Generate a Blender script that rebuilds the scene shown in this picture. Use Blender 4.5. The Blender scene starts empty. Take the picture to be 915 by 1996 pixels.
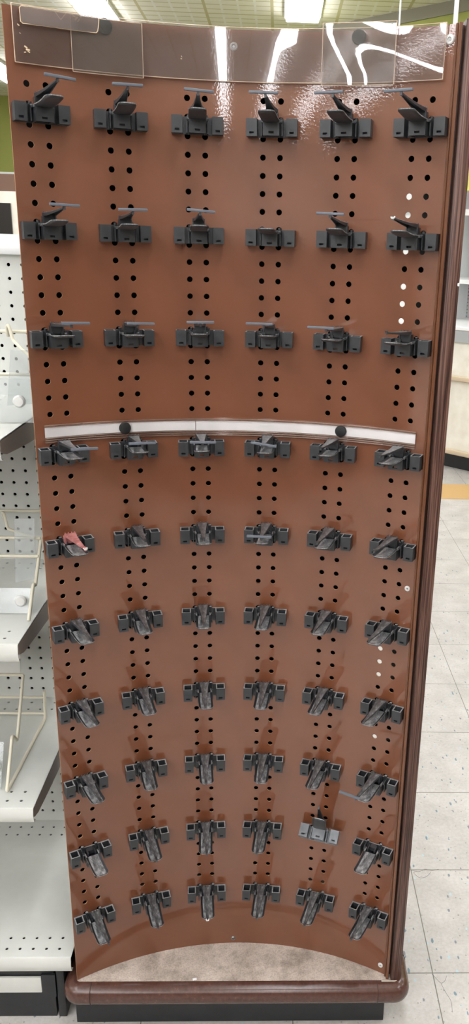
import bpy, bmesh, math, random
from mathutils import Matrix, Vector
random.seed(7)
S = bpy.context.scene
COL = S.collection
PI = math.pi
IN = 0.0254
# ------------------------------------------------------------------ measured layout
R = 0.58712                     # radius of the concave panel
TOP, BOT = 1.778, 0.112         # panel top and bottom heights
UL, UR = -0.327, 0.3085         # arc-length range of the panel
COLP, U0, PAIR = 0.11145, -0.01026, 0.02564
Z0 = 1.636                      # height of hole row 0
THK = 0.0020
def hz(v): return Z0 - v*IN
def cu(c): return (c-2.5)*COLP + U0
HOOK_ROWS = [-1, 5, 11, 18, 24, 30, 36, 42, 48, 54]

# ------------------------------------------------------------------ helpers
def link(o, parent=None):
    COL.objects.link(o)
    if parent is not None: o.parent = parent
    return o
def obj(name, bm, mats, parent=None, smooth=False, angle=35):
    me = bpy.data.meshes.new(name)
    bmesh.ops.recalc_face_normals(bm, faces=bm.faces)
    bm.to_mesh(me); bm.free()
    for m in (mats if isinstance(mats, (list, tuple)) else [mats]): me.materials.append(m)
    if smooth:
        for p in me.polygons: p.use_smooth = True
        me.set_sharp_from_angle(angle=math.radians(angle))
    return link(bpy.data.objects.new(name, me), parent)
def empty(name, loc=(0,0,0), rz=0.0):
    o = bpy.data.objects.new(name, None); o.location = loc; o.rotation_euler = (0,0,rz)
    o.empty_display_size = .05
    return link(o)
def tag(o, label=None, cat=None, group=None, kind=None):
    if label: o['label'] = label
    if cat: o['category'] = cat
    if group: o['group'] = group
    if kind: o['kind'] = kind
    return o
def box(bm, x0, x1, y0, y1, z0, z1, M=None, mi=0):
    vs = [bm.verts.new(Vector((x,y,z)) if M is None else M @ Vector((x,y,z))) for x in (x0,x1) for y in (y0,y1) for z in (z0,z1)]
    fs = [(0,1,3,2),(4,6,7,5),(0,4,5,1),(2,3,7,6),(0,2,6,4),(1,5,7,3)]
    out = []
    for f in fs:
        fc = bm.faces.new([vs[i] for i in f]); fc.material_index = mi; out.append(fc)
    return vs
def bevel_all(bm, off, seg=2):
    bmesh.ops.bevel(bm, geom=list(bm.edges), offset=off, segments=seg, affect='EDGES', profile=.5)
def tube(bm, pts, r, n=10, cap=True):
    pts = [Vector(p) for p in pts]
    rings = []; up = None
    for i, p in enumerate(pts):
        a = pts[max(i-1,0)]; b = pts[min(i+1,len(pts)-1)]
        t = (b-a).normalized()
        if up is None:
            up = Vector((0,0,1)) if abs(t.z) < .9 else Vector((1,0,0))
        s = t.cross(up).normalized(); up = s.cross(t).normalized()
        k = 1.0
        if 0 < i < len(pts)-1:
            d1 = (pts[i]-pts[i-1]).normalized(); d2 = (pts[i+1]-pts[i]).normalized()
            k = 1.0/max(.6, math.cos(d1.angle(d2)/2))
        rings.append([bm.verts.new(p + (s*math.cos(2*PI*j/n) + up*math.sin(2*PI*j/n))*r*k) for j in range(n)])
    for a, b in zip(rings, rings[1:]):
        for j in range(n): bm.faces.new((a[j], a[(j+1)%n], b[(j+1)%n], b[j]))
    if cap:
        bm.faces.new(rings[0][::-1]); bm.faces.new(rings[-1])
def rounded(pts, r, n=5):
    """round the corners of a polyline"""
    pts = [Vector(p) for p in pts]; out = [pts[0]]
    for i in range(1, len(pts)-1):
        a = (pts[i-1]-pts[i]); b = (pts[i+1]-pts[i]); q = min(r, a.length*.45, b.length*.45)
        A = pts[i]+a.normalized()*q; B = pts[i]+b.normalized()*q
        for k in range(n+1):
            t = k/n; out.append(A*(1-t)**2 + pts[i]*2*t*(1-t) + B*t*t)
    out.append(pts[-1]); return out
def disc_prof(bm, prof, M, n=24):
    """lathe: prof = [(r, h)] about local z"""
    rings = []
    for r, h in prof:
        if r < 1e-6: rings.append([bm.verts.new(M @ Vector((0,0,h)))])
        else: rings.append([bm.verts.new(M @ Vector((r*math.cos(2*PI*j/n), r*math.sin(2*PI*j/n), h))) for j in range(n)])
    for a, b in zip(rings, rings[1:]):
        for j in range(n):
            k = (j+1) % n
            if len(a) == 1 and len(b) == 1: continue
            if len(a) == 1: bm.faces.new((a[0], b[j], b[k]))
            elif len(b) == 1: bm.faces.new((a[j], a[k], b[0]))
            else: bm.faces.new((a[j], a[k], b[k], b[j]))
def onpanel(u, z, d=0.0):
    t = u/R
    return Vector(((R-d)*math.sin(t), (R-d)*math.cos(t)-R, z))
def panel_frame(u, z, d=0.0):
    """matrix: local z = outward normal, local y = up, x = to the right"""
    t = u/R
    X = Vector((math.cos(t), -math.sin(t), 0)); Z = Vector((-math.sin(t), -math.cos(t), 0)); Y = Vector((0,0,1))
    M = Matrix((X, Y, Z)).transposed().to_4x4(); M.translation = onpanel(u, z, d)
    return M

# ------------------------------------------------------------------ materials
def mat(name, col=(.5,.5,.5), rough=.5, metal=0, spec=.5, coat=0, coat_rough=.03, emit=None, es=0):
    m = bpy.data.materials.new(name); m.use_nodes = True
    b = m.node_tree.nodes['Principled BSDF']
    b.inputs['Base Color'].default_value = (*col, 1); b.inputs['Roughness'].default_value = rough
    b.inputs['Metallic'].default_value = metal; b.inputs['Specular IOR Level'].default_value = spec
    b.inputs['Coat Weight'].default_value = coat; b.inputs['Coat Roughness'].default_value = coat_rough
    if emit: b.inputs['Emission Color'].default_value = (*emit, 1); b.inputs['Emission Strength'].default_value = es
    return m
def nt(m): return m.node_tree, m.node_tree.nodes, m.node_tree.links, m.node_tree.nodes['Principled BSDF']
def srgb(r, g, b):
    f = lambda c: (c/255/12.92) if c/255 <= .04045 else ((c/255+.055)/1.055)**2.4
    return (f(r), f(g), f(b))
def coords(m, scale=(1,1,1), kind='Object'):
    T, N, L, B = nt(m)
    tc = N.new('ShaderNodeTexCoord'); mp = N.new('ShaderNodeMapping'); mp.inputs['Scale'].default_value = scale
    L.new(tc.outputs[kind], mp.inputs['Vector']); return mp.outputs['Vector']
def noise(m, vec, scale=5, detail=3, rough=.5):
    T, N, L, B = nt(m); n = N.new('ShaderNodeTexNoise'); n.inputs['Scale'].default_value = scale
    n.inputs['Detail'].default_value = detail; n.inputs['Roughness'].default_value = rough
    L.new(vec, n.inputs['Vector']); return n.outputs['Fac']
def ramp(m, fac, stops):
    T, N, L, B = nt(m); r = N.new('ShaderNodeValToRGB'); e = r.color_ramp.elements
    while len(e) < len(stops): e.new(.5)
    for k, (p, c) in enumerate(stops): e[k].position = p; e[k].color = (*c, 1) if len(c) == 3 else c
    L.new(fac, r.inputs['Fac']); return r.outputs['Color']
def mix(m, fac, a, b, blend='MIX'):
    T, N, L, B = nt(m); x = N.new('ShaderNodeMix'); x.data_type = 'RGBA'; x.blend_type = blend
    for s, v in ((0, fac), (6, a), (7, b)):
        if hasattr(v, 'links') or hasattr(v, 'is_linked'): L.new(v, x.inputs[s])
        else: x.inputs[s].default_value = v if s == 0 else (*v, 1)
    return x.outputs[2]
def bump(m, h, strength=.2, dist=.001, to=('Normal',)):
    T, N, L, B = nt(m); b = N.new('ShaderNodeBump'); b.inputs['Strength'].default_value = strength
    b.inputs['Distance'].default_value = dist; L.new(h, b.inputs['Height'])
    for t in to: L.new(b.outputs['Normal'], B.inputs[t])
def setc(m, c): T, N, L, B = nt(m); L.new(c, B.inputs['Base Color'])

# glossy brown laminate of the curved panel
M_panel = mat('brown_laminate', rough=.55, coat=1.0, coat_rough=.035)
v = coords(M_panel)
c = ramp(M_panel, noise(M_panel, v, 9, 4, .6), [(.3, (.174,.0535,.0190)), (.7, (.198,.0620,.0230))])
setc(M_panel, c)
M_panel.node_tree.nodes['Principled BSDF'].inputs['Coat IOR'].default_value = 1.62
bump(M_panel, noise(M_panel, v, 330, 2, .5), .09, .0006, ('Coat Normal',))
M_panel_plain = mat('brown_trim', (.155,.056,.023), .4, coat=.6, coat_rough=.12)
M_raw = mat('raw_board_edge', srgb(168,128,96), .8)
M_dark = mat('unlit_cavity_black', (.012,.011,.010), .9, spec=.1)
# walnut side board
M_wood = mat('walnut_laminate', rough=.38, spec=.4)
v = coords(M_wood, (430, 430, 6.0)); g = noise(M_wood, v, 1, 6, .65)
v2 = coords(M_wood, (60, 60, 1.0)); g2 = noise(M_wood, v2, 1, 3, .5)
c1 = ramp(M_wood, g, [(.38, srgb(48,31,26)), (.5, srgb(88,60,51)), (.62, srgb(126,94,82))])
c2 = ramp(M_wood, g2, [(.3, (.78,.75,.73)), (.7, (1,1,1))])
setc(M_wood, mix(M_wood, 1.0, c1, c2, 'MULTIPLY')); bump(M_wood, g, .12, .0004)
M_groove = mat('dark_brown_groove', srgb(45,25,20), .5)
M_plas = mat('black_plastic', rough=.42, spec=.7)
v = coords(M_plas); g = noise(M_plas, v, 60, 4, .6)
setc(M_plas, ramp(M_plas, g, [(.3, (.021,.023,.027)), (.72, (.033,.037,.042))]))
T, N, L, B = nt(M_plas); mr = N.new('ShaderNodeMapRange'); mr.inputs['To Min'].default_value = .34; mr.inputs['To Max'].default_value = .55
L.new(g, mr.inputs['Value']); L.new(mr.outputs['Result'], B.inputs['Roughness'])
M_wornlit = mat('scuffed_lit_plastic', rough=.28, spec=.6)
v = coords(M_wornlit, (2.2, .7, 1)); g = noise(M_wornlit, v, 75, 5, .7)
setc(M_wornlit, ramp(M_wornlit, g, [(.40, (.028,.029,.032)), (.54, (.09,.092,.096)), (.68, (.26,.262,.268))]))  # scuffs plus pale streaks painted for gloss lit from above
bump(M_wornlit, noise(M_wornlit, v, 220, 2), .25, .0006)
M_toplit = mat('toplit_upper_edge', rough=.6)
v = coords(M_toplit); setc(M_toplit, ramp(M_toplit, noise(M_toplit, v, 160, 4), [(.3, (.18,.182,.185)), (.7, (.30,.302,.305))]))  # lighter grey painted on upward rims to imitate light from above
M_tray = mat('scuffed_glare_tray', rough=.3, spec=.6)
v = coords(M_tray, (2.0, .8, 1)); g = noise(M_tray, v, 60, 5, .7)
setc(M_tray, ramp(M_tray, g, [(.36, (.05,.051,.054)), (.5, (.20,.203,.21)), (.62, (.42,.422,.43))]))  # scuffs, with overhead glare on the tray floor painted into the greys
bump(M_tray, noise(M_tray, v, 220, 2), .25, .0006)
M_litgrey = mat('lit_grey_plastic', rough=.45, spec=.5)
v = coords(M_litgrey); setc(M_litgrey, ramp(M_litgrey, noise(M_litgrey, v, 50, 4), [(.3, (.15,.162,.178)), (.7, (.24,.255,.275))]))  # black plastic painted grey for ceiling light on its upturned faces
M_bar = mat('grey_label_bar_plastic', srgb(100,106,116), .35)
M_pink = mat('pink_plastic', rough=.4)
v = coords(M_pink); setc(M_pink, ramp(M_pink, noise(M_pink, v, 90, 4, .6), [(.35, srgb(150,88,86)), (.6, srgb(192,130,126)), (.8, srgb(214,160,154))]))
M_chip = mat('broken_white_plastic', srgb(235,232,228), .5)
M_wear = mat('grey_scuffed_tip', srgb(160,162,165), .5)
M_knob = mat('black_rubber', (.012,.013,.014), .5)
M_knobhazed = mat('hazed_rubber', srgb(52,55,57), .5)  # black rubber, with the covering sleeve's haze painted in as grey
M_white = mat('white_nylon', srgb(225,225,222), .45)
M_screw = mat('steel_screw', (.3,.3,.3), .3, metal=1)
def clear(name, tint=(.93,.93,.93), a=.08, rough=.03, haze=(.8,.78,.76), nb=0, ior=1.5):
    m = bpy.data.materials.new(name); m.use_nodes = True
    T = m.node_tree; N = T.nodes; L = T.links; N.clear()
    out = N.new('ShaderNodeOutputMaterial'); tr = N.new('ShaderNodeBsdfTransparent'); tr.inputs['Color'].default_value = (*tint, 1)
    df = N.new('ShaderNodeBsdfDiffuse'); df.inputs['Color'].default_value = (*haze, 1)
    gl = N.new('ShaderNodeBsdfGlossy'); gl.inputs['Roughness'].default_value = rough; gl.inputs['Color'].default_value = (1,1,1,1)
    m1 = N.new('ShaderNodeMixShader'); m2 = N.new('ShaderNodeMixShader'); fr = N.new('ShaderNodeFresnel'); fr.inputs['IOR'].default_value = ior
    tc = N.new('ShaderNodeTexCoord'); no = N.new('ShaderNodeTexNoise'); no.inputs['Scale'].default_value = 14; no.inputs['Detail'].default_value = 5
    L.new(tc.outputs['Object'], no.inputs['Vector'])
    mr = N.new('ShaderNodeMapRange'); mr.inputs['From Min'].default_value = .35; mr.inputs['From Max'].default_value = .7
    mr.inputs['To Min'].default_value = a*.55; mr.inputs['To Max'].default_value = a*1.5; L.new(no.outputs['Fac'], mr.inputs['Value'])
    L.new(mr.outputs['Result'], m1.inputs['Fac']); L.new(tr.outputs[0], m1.inputs[1]); L.new(df.outputs[0], m1.inputs[2])
    L.new(fr.outputs[0], m2.inputs['Fac']); L.new(m1.outputs[0], m2.inputs[1]); L.new(gl.outputs[0], m2.inputs[2])
    L.new(m2.outputs[0], out.inputs['Surface'])
    if nb:
        bp = N.new('ShaderNodeBump'); bp.inputs['Strength'].default_value = nb; bp.inputs['Distance'].default_value = .004
        n2 = N.new('ShaderNodeTexNoise'); n2.inputs['Scale'].default_value = 7; n2.inputs['Detail'].default_value = 1
        L.new(tc.outputs['Object'], n2.inputs['Vector']); L.new(n2.outputs['Fac'], bp.inputs['Height'])
        L.new(bp.outputs[0], gl.inputs['Normal'])
    return m
M_acr = clear('clear_acrylic', (.95,.94,.94), .05, .015, haze=(.58,.50,.52))
M_card = clear('clear_card_plastic', (.93,.93,.93), .035, .015, haze=(.7,.62,.58))
M_acredge = clear('acrylic_cut_edge', (.9,.85,.8), .8, .2, haze=srgb(240,215,190))
M_rail = clear('clear_rail_plastic', (.99,.98,.98), .01, .05, ior=1.18)
M_railedge = clear('clear_rail_lip', (.85,.75,.72), .35, .12, haze=srgb(205,180,165))
M_bin = clear('clear_bin_plastic', (.93,.95,.95), .2, .18, haze=(.85,.87,.88))
M_paper = mat('white_paper', rough=.7)
v = coords(M_paper, (1,1,1)); setc(M_paper, ramp(M_paper, noise(M_paper, v, 25, 4), [(.3, srgb(236,236,236)), (.7, srgb(248,248,248))]))
M_resid = mat('adhesive_residue', srgb(226,200,165), .7)
M_film = clear('old_sticker_film', (.8,.78,.76), .22, .3, haze=srgb(190,175,170))
M_deck = mat('dusty_deck_laminate', rough=.7)
v = coords(M_deck); n1 = noise(M_deck, v, 22, 7, .7); n2 = noise(M_deck, v, 380, 3, .7)
c = ramp(M_deck, n1, [(.3, srgb(150,138,127)), (.52, srgb(198,184,172)), (.75, srgb(222,210,199))])
c2 = ramp(M_deck, n2, [(.35, (.72,.7,.68)), (.55, (1,1,1))])
setc(M_deck, mix(M_deck, 1.0, c, c2, 'MULTIPLY'))
M_bump = mat('brown_vinyl_bumper', rough=.24, spec=.6)
v = coords(M_bump, (1,1,1)); n1 = noise(M_bump, v, 120, 5, .7)
setc(M_bump, ramp(M_bump, n1, [(.3, srgb(72,46,38)), (.62, srgb(88,58,49)), (.8, srgb(120,92,80))]))
M_black = mat('black_kick_paint', rough=.4)
v = coords(M_black); setc(M_black, ramp(M_black, noise(M_black, v, 40, 5, .7), [(.3, (.010,.011,.013)), (.75, (.020,.022,.025))]))
M_gray = mat('almond_white_enamel', rough=.38, spec=.4)
v = coords(M_gray); setc(M_gray, ramp(M_gray, noise(M_gray, v, 6, 5, .6), [(.3, srgb(205,206,200)), (.7, srgb(222,223,217))]))
M_bracket = mat('taupe_bracket', srgb(150,134,124), .45)
M_cream = mat('cream_enamel_wire', srgb(228,221,200), .35)
M_counter = mat('cream_counter_panel', rough=.5)
v = coords(M_counter); setc(M_counter, ramp(M_counter, noise(M_counter, v, 12, 4), [(.3, srgb(226,220,205)), (.7, srgb(240,236,224))]))
M_tan = mat('tan_bumper_rail', srgb(205,186,158), .4)
M_silver = mat('brushed_silver', srgb(190,194,198), .35, metal=.6)
M_sign = mat('yellow_green_sign_card', srgb(205,225,40), .5)
M_shelfwhite = mat('white_shelf_enamel', srgb(232,233,232), .4)
M_screen = mat('dark_window_pane', srgb(36,33,30), .2)
M_casebrown = mat('brown_case_top', srgb(112,82,66), .5)

def checker_dots(m, pitch, r, base, dot):
    T, N, L, B = nt(m)
    v = coords(m, (1/pitch, 1/pitch, 1/pitch))
    fr = N.new('ShaderNodeVectorMath'); fr.operation = 'FRACTION'; L.new(v, fr.inputs[0])
    sb = N.new('ShaderNodeVectorMath'); sb.operation = 'SUBTRACT'; sb.inputs[1].default_value = (.5,.5,.5); L.new(fr.outputs[0], sb.inputs[0])
    ml = N.new('ShaderNodeVectorMath'); ml.operation = 'MULTIPLY'; ml.inputs[1].default_value = (1,0,1); L.new(sb.outputs[0], ml.inputs[0])
    ln = N.new('ShaderNodeVectorMath'); ln.operation = 'LENGTH'; L.new(ml.outputs[0], ln.inputs[0])
    lt = N.new('ShaderNodeMath'); lt.operation = 'LESS_THAN'; lt.inputs[1].default_value = r; L.new(ln.outputs['Value'], lt.inputs[0])
    setc(m, mix(m, lt.outputs[0], base, dot))
M_farpeg = mat('far_pegboard', rough=.5); checker_dots(M_farpeg, .0254, .17, srgb(182,186,186), srgb(90,94,96))

# floor: 12 in vinyl composition tile with coloured chips
M_floor = mat('speckled_vinyl_tile', rough=.33, spec=.45)
T, N, L, B = nt(M_floor)
v = coords(M_floor)
base = ramp(M_floor, noise(M_floor, v, 9, 5, .6), [(.3, srgb(178,174,169)), (.7, srgb(202,198,194))])
fine = ramp(M_floor, noise(M_floor, v, 120, 4, .7), [(.3, (.86,.85,.83)), (.6, (1,1,1))])
base = mix(M_floor, 1.0, base, fine, 'MULTIPLY')
def chips(base, scale, thr, col, stretch, seed, amt=.85):
    mp = N.new('ShaderNodeMapping'); mp.inputs['Scale'].default_value = stretch; mp.inputs['Rotation'].default_value = (0,0,seed)
    mp.inputs['Location'].default_value = (seed*3.1, seed*1.7, 0); L.new(v, mp.inputs['Vector'])
    nn = N.new('ShaderNodeTexNoise'); nn.inputs['Scale'].default_value = 60; L.new(mp.outputs[0], nn.inputs['Vector'])
    ad = N.new('ShaderNodeVectorMath'); ad.operation = 'MULTIPLY_ADD'; ad.inputs[1].default_value = (.006,)*3
    L.new(nn.outputs['Color'], ad.inputs[0]); L.new(mp.outputs[0], ad.inputs[2])
    vo = N.new('ShaderNodeTexVoronoi'); vo.inputs['Scale'].default_value = scale; L.new(ad.outputs[0], vo.inputs['Vector'])
    vs = N.new('ShaderNodeSeparateColor'); L.new(vo.outputs['Color'], vs.inputs[0])
    rr = N.new('ShaderNodeMath'); rr.operation = 'MULTIPLY'; rr.inputs[1].default_value = thr; L.new(vs.outputs[0], rr.inputs[0])
    lt = N.new('ShaderNodeMath'); lt.operation = 'LESS_THAN'; L.new(vo.outputs['Distance'], lt.inputs[0]); L.new(rr.outputs[0], lt.inputs[1])
    sc = N.new('ShaderNodeMath'); sc.operation = 'MULTIPLY'; sc.inputs[1].default_value = amt; L.new(lt.outputs[0], sc.inputs[0])
    return mix(M_floor, sc.outputs[0], base, col)
base = chips(base, 52, .17, srgb(92,124,138), (1,.42,1), .2)
base = chips(base, 44, .14, srgb(112,118,126), (1,.5,1), -.45)
base = chips(base, 56, .16, srgb(168,198,205), (.8,.5,1), .9, .8)
base = chips(base, 80, .18, srgb(120,110,98), (1,1,1), 1.7, .6)
# tile joints
tc = N.new('ShaderNodeTexCoord'); mp = N.new('ShaderNodeMapping'); mp.inputs['Location'].default_value = (-.4185/.3048, -.025/.3048, 0)
mp.inputs['Scale'].default_value = (1/.3048,)*3; L.new(tc.outputs['Object'], mp.inputs['Vector'])
fr = N.new('ShaderNodeVectorMath'); fr.operation = 'FRACTION'; L.new(mp.outputs[0], fr.inputs[0])
sp = N.new('ShaderNodeSeparateXYZ'); L.new(fr.outputs[0], sp.inputs[0])
msk = []
for ax in ('X', 'Y'):
    a = N.new('ShaderNodeMath'); a.operation = 'SUBTRACT'; a.inputs[1].default_value = .5; L.new(sp.outputs[ax], a.inputs[0])
    b = N.new('ShaderNodeMath'); b.operation = 'ABSOLUTE'; L.new(a.outputs[0], b.inputs[0])
    g = N.new('ShaderNodeMath'); g.operation = 'GREATER_THAN'; g.inputs[1].default_value = .4965; L.new(b.outputs[0], g.inputs[0]); msk.append(g)
mx = N.new('ShaderNodeMath'); mx.operation = 'MAXIMUM'; L.new(msk[0].outputs[0], mx.inputs[0]); L.new(msk[1].outputs[0], mx.inputs[1])
base = mix(M_floor, mx.outputs[0], base, srgb(112,108,98)); setc(M_floor, base)
M_tape = mat('tan_floor_tape', srgb(198,160,104), .6)
# ceiling: 2 ft lay-in tiles scored into 6 in blocks
M_ceil = mat('scored_ceiling_tile', rough=.9, spec=.1)
T, N, L, B = nt(M_ceil)
def gridmask(pitch, wx, wy, off=(0,0)):
    tc = N.new('ShaderNodeTexCoord'); mp = N.new('ShaderNodeMapping'); mp.inputs['Scale'].default_value = (1/pitch,)*3
    mp.inputs['Location'].default_value = (off[0]/pitch, off[1]/pitch, 0); L.new(tc.outputs['Object'], mp.inputs['Vector'])
    fr = N.new('ShaderNodeVectorMath'); fr.operation = 'FRACTION'; L.new(mp.outputs[0], fr.inputs[0])
    sp = N.new('ShaderNodeSeparateXYZ'); L.new(fr.outputs[0], sp.inputs[0]); r = []
    for ax, w in (('X', wx), ('Y', wy)):
        a = N.new('ShaderNodeMath'); a.operation = 'SUBTRACT'; a.inputs[1].default_value = .5; L.new(sp.outputs[ax], a.inputs[0])
        b = N.new('ShaderNodeMath'); b.operation = 'ABSOLUTE'; L.new(a.outputs[0], b.inputs[0])
        g = N.new('ShaderNodeMath'); g.operation = 'GREATER_THAN'; g.inputs[1].default_value = .5-w/2; L.new(b.outputs[0], g.inputs[0]); r.append(g.outputs[0])
    return r
gx, gy = gridmask(.1524, .14, .16, (.04, 0)); tx, ty = gridmask(.6096, .045, .045, (.04, 0))
c = mix(M_ceil, gy, srgb(250,245,230), srgb(222,214,184)); c = mix(M_ceil, gx, c, srgb(253,250,240)); c = mix(M_ceil, tx, c, srgb(214,205,165)); c = mix(M_ceil, ty, c, srgb(214,205,168))
setc(M_ceil, c)
M_green = mat('olive_green_wall_paint', srgb(168,172,92), .8)
M_band = mat('grey_wall_band_paint', srgb(150,146,128), .8)
M_wall = mat('cream_wall_paint', srgb(190,188,182), .8)
M_lamp = mat('lit_diffuser', (.9,.9,.9), .5, emit=(.95,.965,1.0), es=17.5)
M_fix = mat('white_fixture_metal', srgb(235,235,230), .4)

# ------------------------------------------------------------------ perforated sheet
def perforated(bm, ubreaks, zbreaks, holes, r, P, seg=14, mi_wall=1, wall=THK):
    """ubreaks/zbreaks: sorted cuts; holes: {(i,j): (u,z)} cell -> hole centre; P(u,z,d) -> point"""
    cache = {}
    def V(u, z, d):
        k = (round(u,5), round(z,5), d)
        if k not in cache: cache[k] = bm.verts.new(P(u, z, d))
        return cache[k]
    for d in (0, 1):
        for i in range(len(ubreaks)-1):
            for j in range(len(zbreaks)-1):
                u0, u1, z0, z1 = ubreaks[i], ubreaks[i+1], zbreaks[j], zbreaks[j+1]
                if (i, j) not in holes:
                    f = [V(u0,z0,d), V(u1,z0,d), V(u1,z1,d), V(u0,z1,d)]
                    bm.faces.new(f if d == 0 else f[::-1]); continue
                cu_, cz_ = holes[(i, j)]
                # ring: square boundary points at matching angles (corners + side midpoints)
                cs = [(u1,z1),(u0,z1),(u0,z0),(u1,z0)]
                ring = [(cu_+r*math.cos(2*PI*(k+.0)/seg), cz_+r*math.sin(2*PI*(k+.0)/seg)) for k in range(seg)]
                q = seg//4
                # one n-gon per corner sector
                for s in range(4):
                    a0 = s*q
                    mids = [(u1,cz_),(cu_,z1),(u0,cz_),(cu_,z0)]
                    m0, m1 = mids[s], mids[(s+1)%4]
                    arc = [ring[(a0+k)%seg] for k in range(q+1)]
                    loop = [V(*m0,d), V(*cs[s],d), V(*m1,d)] + [V(*p,d) for p in reversed(arc)]
                    bm.faces.new(loop if d == 0 else loop[::-1])
                if d == 0:
                    for k in range(seg):
                        a, b = ring[k], ring[(k+1)%seg]
                        f = bm.faces.new((V(*a,0), V(*b,0), V(*b,1), V(*a,1))); f.material_index = mi_wall
    # outer rim
    n, m = len(ubreaks)-1, len(zbreaks)-1
    return V

# ================================================================== THE END CAP
ROOT = empty('end_cap_display', (0, 0, 0))
tag(ROOT, 'tall brown end cap display with a concave pegboard panel on a low bumper-edged base', 'display stand')

# ---- curved perforated panel
ub = {UL, UR}
for c_ in range(6):
    for k in (-1, 0, 1): ub.add(round(cu(c_)+k*PAIR, 6))
ub = sorted(ub); extra = []
for a, b in zip(ub, ub[1:]):
    if b-a > .03:
        n = max(2, int((b-a)/.015)); extra += [a+(b-a)*k/n for k in range(1, n)]
ub = sorted(ub+extra)
vrows = list(range(-2, 55))
zb = sorted({BOT, TOP, *[round(hz(v_)+s*IN/2, 6) for v_ in vrows for s in (-1, 1)]})
extra = []
for a, b in zip(zb, zb[1:]):
    if b-a > .05: extra += [a+(b-a)*k/4 for k in range(1, 4)]
zb = sorted(zb+extra)
holes = {}
def cell(br, x):
    for i in range(len(br)-1):
        if br[i]-1e-6 <= x < br[i+1]: return i
for c_ in range(6):
    for s in (-1, 1):
        u = cu(c_)+s*PAIR/2; i = cell(ub, u)
        for v_ in vrows: holes[(i, cell(zb, hz(v_)))] = (u, hz(v_))
bm = bmesh.new()
V = perforated(bm, ub, zb, holes, .0044, lambda u, z, d: onpanel(u, z, -THK*d), seg=16)
def rim(pts):
    for a, b in zip(pts, pts[1:]):
        f = bm.faces.new((V(*a,0), V(*b,0), V(*b,1), V(*a,1))); f.material_index = 1
def withmids(brk, other, axis, low):
    # boundary vertices: cells with holes touching the border never occur except at sides
    return [(b, other) if axis == 'u' else (other, b) for b in brk]
rim(withmids(ub, BOT, 'u', 1)); rim(withmids(ub, TOP, 'u', 0)); rim(withmids(zb, UL, 'z', 1)); rim(withmids(zb, UR, 'z', 0))
me = bpy.data.meshes.new('curved_panel'); bmesh.ops.recalc_face_normals(bm, faces=bm.faces); bm.to_mesh(me); bm.free()
me.materials.append(M_panel); me.materials.append(M_raw)
nors = []
for p in me.polygons:
    p.use_smooth = True
    for li in p.loop_indices:
        co = me.vertices[me.loops[li].vertex_index].co
        if p.material_index == 0:
            r_ = Vector((co.x, co.y+R, 0)).normalized()
            nors.append(-r_ if p.normal.dot(r_) < 0 else r_)
        else: nors.append(p.normal.copy())
me.normals_split_custom_set(nors)
link(bpy.data.objects.new('curved_panel', me), ROOT)

# ---- trim strip, dark groove, walnut side board at the right
bm = bmesh.new(); box(bm, .2955, .3005, -.0905, .0, BOT, TOP); box(bm, .2925, .2955, -.0845, -.0815, BOT, TOP); bevel_all(bm, .0006, 1)
obj('edge_trim', bm, M_panel_plain, ROOT, True)
bm = bmesh.new(); box(bm, .3005, .3045, -.078, .0, BOT, TOP-.001)
obj('groove_liner', bm, M_groove, ROOT)
bm = bmesh.new(); box(bm, .3045, .3245, -.0925, .20, BOT, TOP+.004); bevel_all(bm, .0012, 2)
tag(obj('side_board', bm, M_wood, ROOT, True), 'walnut grain laminated side board')
# chip on the board edge
bm = bmesh.new(); box(bm, .3215, .3250, -.0932, -.0905, 1.437, 1.442); bevel_all(bm, .0009, 1); obj('edge_chip', bm, M_chip, ROOT)
# inner dark backing
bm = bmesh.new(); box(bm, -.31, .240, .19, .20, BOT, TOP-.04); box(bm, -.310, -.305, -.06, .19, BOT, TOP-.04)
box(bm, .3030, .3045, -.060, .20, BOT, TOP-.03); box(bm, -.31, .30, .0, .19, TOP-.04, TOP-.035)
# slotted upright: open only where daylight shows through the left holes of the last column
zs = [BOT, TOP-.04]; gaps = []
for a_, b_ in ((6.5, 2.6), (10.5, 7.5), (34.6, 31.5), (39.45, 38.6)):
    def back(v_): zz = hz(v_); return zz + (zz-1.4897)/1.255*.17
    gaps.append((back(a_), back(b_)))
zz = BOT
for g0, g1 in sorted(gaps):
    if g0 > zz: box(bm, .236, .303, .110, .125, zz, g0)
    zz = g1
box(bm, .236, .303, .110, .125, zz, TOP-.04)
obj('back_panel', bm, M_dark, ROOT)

# ---- base deck, bumper, kick
DX0, DX1, DY0, DY1, DZ = -.316, .3225, -.0975, .24, .1115
bm = bmesh.new(); box(bm, DX0, DX1, DY0, DY1, .068, DZ); obj('base_deck', bm, M_deck, ROOT)
def bumper_profile(n=10):
    pts = [(-.004, .1135), (.004, .1140)]
    for k in range(n+1):
        a = PI/2 - PI*k/n; pts.append((.006+.015*math.cos(a), .0925+.0205*math.sin(a)))
    pts += [(-.004, .068)]
    return pts
path = []   # outline of deck corners as arcs: centre, radius offset
rc = .012
def corner(cx, cy, a0, a1, n=8):
    return [((cx, cy), a0+(a1-a0)*k/n) for k in range(n+1)]
seq = [((DX0+rc, DY1), PI)] + corner(DX0+rc, DY0+rc, PI, 1.5*PI) + corner(DX1-rc, DY0+rc, 1.5*PI, 2*PI) + [((DX1-rc, DY1), 2*PI)]
bm = bmesh.new(); rings = []; prof = bumper_profile()
for (cx, cy), a in seq:
    rings.append([bm.verts.new((cx+(rc+o)*math.cos(a), cy+(rc+o)*math.sin(a), z)) for o, z in prof])
for a, b in zip(rings, rings[1:]):
    for j in range(len(prof)): bm.faces.new((a[j], a[(j+1)%len(prof)], b[(j+1)%len(prof)], b[j]))
bm.faces.new(rings[0]); bm.faces.new(rings[-1][::-1])
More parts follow.
